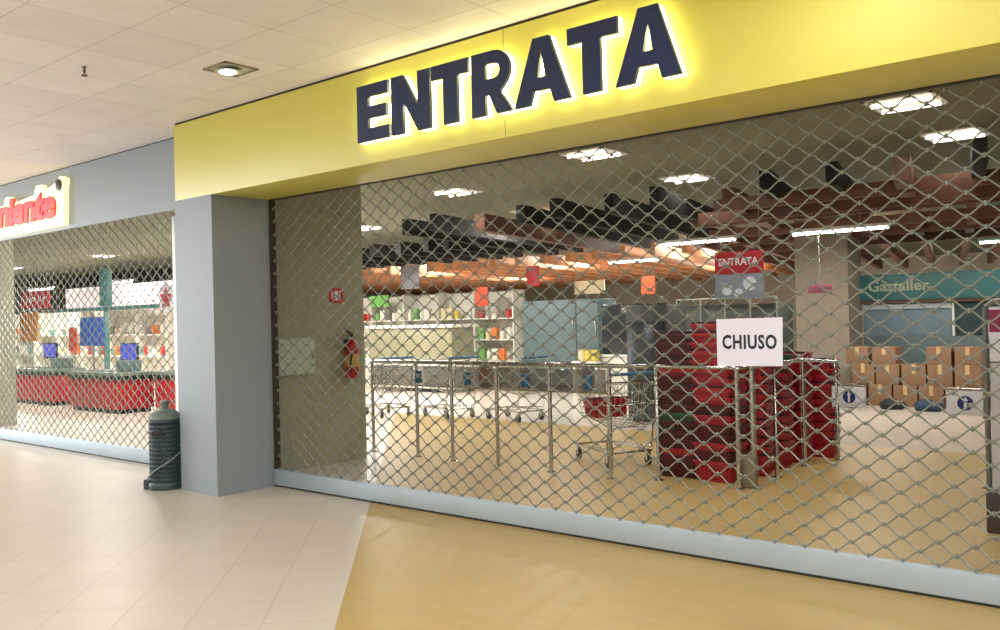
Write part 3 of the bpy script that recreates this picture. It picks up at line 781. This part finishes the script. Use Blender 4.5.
panel('hanging_banner', -9.0,-8.7,2.0,2.35, 15.0, mat('orange_board', (230,98,48), .5, noise=.05), 'small bright orange hanging panel left of the ENTRATA sign')
panel('hanging_banner', -11.7,-10.9,2.1,2.4, 16.6, mat('cream_board', (236,214,170), .5, noise=.05), 'cream hanging panel above the blue-grey cabinet right side')
# mid-distance dark goods cage behind the baskets
r = empty('roll_container', (-6.9, 14.6, 0), 0, 'dark roll container of goods behind the basket stacks', 'roll container')
b = MB(); b.bbox(-.9,.9,-.35,.35,.2,1.75,.02); b.build('load', mat('dark_load', (58,64,58), .7, noise=.2, scale=3), r)
b = MB()
for xx in (-.92,-.46,0,.46,.92):
    b.tube([(xx,-.38,.12),(xx,-.38,1.85)], .014, 6)
for zz in (.15,.7,1.3,1.85): b.tube([(-.92,-.38,zz),(.92,-.38,zz)], .014, 6)
b.build('cage', M_steel, r)
for sx in (-.8,.8):
    b = MB(); b.lathe([(.05,-.02),(.06,-.015),(.06,.015),(.05,.02)], n=12, M=Matrix.Translation((sx,-.3,.06)) @ Matrix.Rotation(PI/2,4,'Y')); b.build('wheel', M_black, r)
    b = MB(); b.lathe([(.05,-.02),(.06,-.015),(.06,.015),(.05,.02)], n=12, M=Matrix.Translation((sx,.3,.06)) @ Matrix.Rotation(PI/2,4,'Y')); b.build('wheel', M_black, r)
b = MB(); b.box(-.92,.92,-.36,.36,.12,.19); b.build('deck', M_steel, r)

# ------------------------------------------------------------------ service kiosk with teal header, right
r = empty('service_kiosk', (-3.9, 17.2, 0), 0, 'service kiosk with teal lettered header and glass front at the right', 'kiosk')
b = MB(); b.bbox(-1.5,3.2,-.5,1.2,0,1.12,.01); b.build('counter', M_bluegrey, r)
b = MB(); b.bbox(-1.5,-.02,-.5,-.46,1.121,1.70,.006); b.build('window', M_glassblue, r)
b = MB(); b.bbox(.02,3.2,-.5,-.46,1.121,1.70,.006); b.build('window', mat('dark_teal_glass', (56,76,78), .12, noise=.1, scale=2), r)
b = MB(); b.box(-.018,.018,-.52,-.45,1.121,1.70); b.build('mullion', M_white_strip, r)
b = MB(); b.bbox(-1.55,3.2,-.56,1.2,1.76,2.22,.01); hd = b.build('header', M_teal, r)
b = MB(); b.box(-1.55,3.2,-.58,1.2,1.701,1.755); b.build('header_trim', mat('brown_trim', (84,62,48), .6, noise=0), r)
text_obj('lettering', 'Gastaller', (-1.38,-.563,1.92), 1.02, .19, .01, mat('cream_letters', (170,176,150), .5, noise=0), hd, offset=.02)
b = MB(); b.box(-1.5,-.02,-.53,-.50,1.60,1.69); b.build('pale_blind', mat('pale_blind', (168,182,188), .5, noise=.03), r)
# cardboard boxes
spots = []
random.seed(21)
for i in range(6): spots.append((-5.15+i*.40, 15.6+random.uniform(-.06,.06), 0, .36))
for i in range(5): spots.append((-5.02+i*.40, 15.62, .36, .34))
for i in (0,1,3,4): spots.append((-5.1+i*.42, 15.62, .70, .28))
wh = ['leftmost', 'second from left', 'third from left', 'fourth from left', 'fifth from left', 'rightmost']
tier = {0: 'bottom tier', .36: 'middle tier', .70: 'top tier'}
cnt = {}
for (x, y, z, h) in spots:
    k = cnt.get(z, 0); cnt[z] = k+1
    ntier = {0: 6, .36: 5, .70: 4}[z]
    w_ = wh[k] if k < ntier-1 else 'rightmost'
    r = empty('cardboard_box', (x,y,z), random.uniform(-.03,.03), 'brown cardboard box, %s in the %s before the teal kiosk' % (w_, tier[z]), 'box', 'cardboard boxes before the teal kiosk')
    b = MB(); b.bbox(-.185,.185,-.2,.2,0,h-.004,.004); b.build('carton', M_card, r)
    b = MB(); b.box(-.03,.03,-.2015,-.2,h*.55,h-.004); b.box(-.03,.03,-.2,.2,h-.0038,h-.002); b.build('tape', M_tape, r)
# bags and small goods by the boxes
def sack(x, y, z, s, m, label):
    bm = bmesh.new(); bmesh.ops.create_icosphere(bm, subdivisions=3, radius=1)
    rnd = random.Random(x*7)
    for v in bm.verts:
        n = v.co.copy(); k = 1+.09*math.sin(n.x*5+x)+.08*math.sin(n.y*6+n.z*4)
        v.co = Vector((n.x*s*k, n.y*s*.8*k, max(-.5, n.z)*s*.55*k+s*.28))
        if v.co.z < 0: v.co.z = 0
    me = bpy.data.meshes.new('sack'); bm.to_mesh(me); bm.free()
    for p in me.polygons: p.use_smooth = True
    me.materials.append(m)
    o = bpy.data.objects.new('refuse_sack', me); C.objects.link(o); o.location = (x,y,z); tag(o, label, 'bag')
sack(-5.05, 15.05, 0, .2, mat('dark_green_bag', (40,58,40), .7, noise=.1), 'dark green plastic sack on the floor below the left boxes')
sack(-4.45, 15.05, 0, .20, M_rubber, 'black plastic sack on the floor below the middle boxes')
sack(-3.9, 15.0, 0, .22, mat('dark_blue_bag', (36,62,84), .7, noise=.1), 'dark blue plastic sack on the floor below the right boxes')
shelf_unit(-2.75, 15.9, 0, .9, 1.35, 3, 'low shelf of mixed bright goods behind the right-hand gate', ['orange','blue','white','red'], ['carton','jar'], 'on the low shelf by the gate')
# refrigerated / dark fixture left of boxes
r = empty('drinks_fridge', (-6.9, 11.9, 0), 0, 'dark upright fridge behind the row of red baskets', 'fridge')
b = MB(); b.bbox(-.35,.35,-.3,.3,.05,1.75,.015); b.build('body', mat('fridge_dark', (66,72,68), .4, noise=.05), r)
b = MB(); b.bbox(-.31,.31,-.325,-.301,.15,1.5,.006); b.build('door', M_darkscreen, r)
b = MB(); b.box(-.3,.3,-.25,.25,0,.049); b.build('plinth', M_black, r)

# ------------------------------------------------------------------ checkouts behind the left grille
def checkout(x, y, w, label, screen):
    r = empty('checkout_desk', (x,y,0), 0, label, 'checkout')
    b = MB(); b.bbox(-w/2,w/2,-.35,.35,.08,.62,.01); b.build('red_body', M_counterred, r)
    b = MB(); b.box(-w/2+.05,w/2-.05,-.3,.3,0,.079); b.build('plinth', M_black, r)
    b = MB(); b.bbox(-w/2-.02,w/2+.02,-.37,.37,.621,.70,.01); b.build('rim', mat('green_black_rim', (36,56,50), .4, noise=.05), r)
    b = MB(); b.bbox(-w/2-.03,w/2+.03,-.38,.38,.701,.76,.008); b.build('worktop', mat('grey_green_top', (116,134,124), .4, noise=.04), r)
    b = MB(); b.bbox(-w/2+.1,w/2-.7,-.2,.2,.761,.768,.002); b.build('conveyor_belt', M_black, r)
    b = MB(); b.bbox(w/2-.55,w/2-.2,-.12,.22,.761,.98,.02); b.build('till', M_bluegrey, r)
    if screen is not None:
        b = MB(); b.tube([(screen,.28,.76),(screen,.28,.98)], .02, 8); s_ = b.build('monitor_stand', M_black, r)
        b = MB(); b.bbox(screen-.33,screen+.33,.22,.26,.95,1.3,.01); m_ = b.build('monitor', M_black, r)
        b = MB(); b.box(screen-.3,screen+.3,.217,.2195,.98,1.27); b.build('screen', M_screen, m_)
    return r
checkout(-20.2, 8.6, 2.1, 'red checkout desk at the far left behind the left grille', -.3)
checkout(-17.0, 8.45, 2.0, 'red checkout desk in the middle behind the left grille', .3)
checkout(-14.85, 9.05, 1.9, 'red checkout desk at the right behind the left grille, by bin', -.55)
def stand_panel(x0,x1,z0,z1,y,m,label):
    r = empty('display_board', ((x0+x1)/2,y,0), 0, label, 'panel'); w = (x1-x0)/2
    b = MB(); b.bbox(-w,w,-.02,.02,z0,z1,.006); b.build('board', m, r)
    b = MB(); b.tube([(0,.03,.012),(0,.03,z1-.1)], .018, 8); b.lathe([(.14,0),(.14,.008),(.02,.014)], (0,.03,0), 16); b.build('post', M_steel, r)
r = panel('hanging_banner', -28.5, -15.5, 2.16, 2.84, 12.8, mat('lilac_white', (206,192,200), .5, noise=.08, scale=2), 'long pale lilac hanging banner high behind the tills')
stand_panel(-24.95,-23.9,1.30,2.05,10,M_orange,'orange upright panel above the tills, left of the blue one')
stand_panel(-21.55,-20.4,1.18,1.86,10,M_bluepanel,'blue upright panel above the tills behind the left grille')
stand_panel(-22.25,-21.85,1.05,1.62,10.05,mat('warm_red', (196,70,52), .5, noise=.05),'narrow red upright panel between the orange and the blue')
r = panel('hanging_sign', -24.8,-23.2,2.15,2.6,10.0,mat('red_white', (206,52,64), .5, noise=.1, scale=4),'red hanging sign with pale spots over the left tills')
b = MB()
for kx in (-.5,-.25,0,.25,.5):
    b.lathe([(.07,0),(.07,.003)], n=12, M=Matrix.Translation((kx,-.016,.22)) @ Matrix.Rotation(PI/2,4,'X'))
b.build('white_spots', M_signwhite, r)
r = empty('hanging_decoration', (-17.6, 10, 2.2), 0, 'white hanging disc with red star over the right-hand till', 'decoration')
b = MB(); b.lathe([(.3,-.01),(.3,.01)], n=24, M=Matrix.Rotation(PI/2,4,'X')); b.build('disc', M_signwhite, r)
b = MB(); b.prism([(math.cos(PI/2+i*PI/5)*(.26 if i%2==0 else .12), math.sin(PI/2+i*PI/5)*(.26 if i%2==0 else .12)) for i in range(10)], -.02, -.011); b.build('star', M_signred, r)
b = MB(); b.tube([(0,0,.3),(0,0,ZC-2.2)], .004, 4); b.build('wire', M_steel, r)
r = empty('gantry', (-21, 10.2, 0), 0, 'teal metal gantry frame running over the tills', 'gantry')
b = MB(); b.bbox(-6.5,4.2,-.05,.05,2.02,2.10,.01); b.build('beam', M_teal, r)
for xx in (-6.4,.34,4.1):
    b = MB(); b.bbox(xx-.03,xx+.03,-.06,.06,0,2.018,.01); b.build('post', M_teal, r)
b = MB(); b.bbox(.18,.5,-.08,.08,2.11,3.0,.01); b.build('hanger', M_teal, r)
for k in range(7):
    shelf_unit(-35+k*1.75+0, 13.6, 0, 1.7, 2.15, 3, 'cream shelving unit, number %s from the left, behind the tills' % ['one','two','three','four','five','six','seven'][k],
               ['white','white','teal','red','cream','orange','white','grey'], ['carton','carton','jar'], 'on shelving behind the tills', step=.24, skip=1)

# ------------------------------------------------------------------ light
def A(*a, **k): return area(*a, **k)
A('daylight_left', (WX+.3, -.5, 1.8), (0, -PI/2, 0), 3.2, 10.0, 900, (.9,.94,1))
# unseen ceiling panels added behind the camera to light the mall
for k, (x, y, P) in enumerate([(-3,-3.2,80),(2.5,-3.2,90),(-9,-3.2,70),(-15,-3.2,90),(4.5,1.0,80),(-2,.3,60),(-7.5,.2,60),(-12.5,1.3,120),(1.5,1.2,110),(-17,1.8,150)]):
    r = empty('added_panel_light', (x,y,ZC), 0, 'unseen square ceiling light panel added behind the viewer', 'ceiling light', 'added mall ceiling light panels')
    b = MB()
    for a in range(4): b.box(-.6,.6,.57,.6,-.02,0,Matrix.Rotation(a*PI/2,4,'Z'))
    b.build('frame', M_white_strip, r)
    b = MB(); b.box(-.57,.57,-.57,.57,-.012,0); b.build('diffuser', mat('panel_diffuser', (250,250,245), .5, emit=(255,244,228), es=2, noise=0), r)
    A('added_panel_lamp', (x,y,ZC-.05), (0,0,0), 1.1, 1.1, P*1.08, (.94,.97,1))
for x, y in ((-1.44, 3.98), (.5, 3.33), (-2.1, 2.67)):  # unseen spotlights added to brighten fascia, bar and mesh on the right
    downlight((x, y, ZC), 'added unseen ceiling spotlight before the right part of the yellow fascia')['group'] = 'added spotlights before the right part of the fascia'
    A('added_spot_lamp', (x, y, ZC-.04), (0,0,0), .2, .2, (10 if x < -1 and x > -2 else 24), (.93,.96,1))
w = bpy.data.worlds.new('World'); S.world = w; w.use_nodes = True
w.node_tree.nodes['Background'].inputs[0].default_value = (.8,.9,1,1); w.node_tree.nodes['Background'].inputs[1].default_value = .3

# ------------------------------------------------------------------ camera
f, yaw, pit, roll = 895.46, .698050, .0039362, -.0237745
cy, sy = math.cos(yaw), math.sin(yaw)
fw = Vector((-sy,cy,0)); rt = Vector((cy,sy,0)); up = Vector((0,0,1))
F = fw*math.cos(pit)+up*math.sin(pit); U = up*math.cos(pit)-fw*math.sin(pit)
R = rt*math.cos(roll)+U*math.sin(roll); U2 = U*math.cos(roll)-rt*math.sin(roll)
cd = bpy.data.cameras.new('camera'); co = bpy.data.objects.new('camera', cd); C.objects.link(co)
cd.sensor_width = 36; cd.lens = f/1000*36; cd.clip_start = .05; cd.clip_end = 200
M = Matrix.Identity(4)
for i, v in enumerate((R, U2, -F)):
    for j in range(3): M[j][i] = v[j]
M.translation = Vector((0,0,H)); co.matrix_world = M
S.camera = co
S.view_settings.view_transform = 'Standard'
try: S.view_settings.look = 'None'
except Exception: pass
S.view_settings.gamma = 1; S.view_settings.use_curve_mapping = False
S.view_settings.exposure = 0.0
S.cycles.max_bounces = 8; S.cycles.transparent_max_bounces = 16
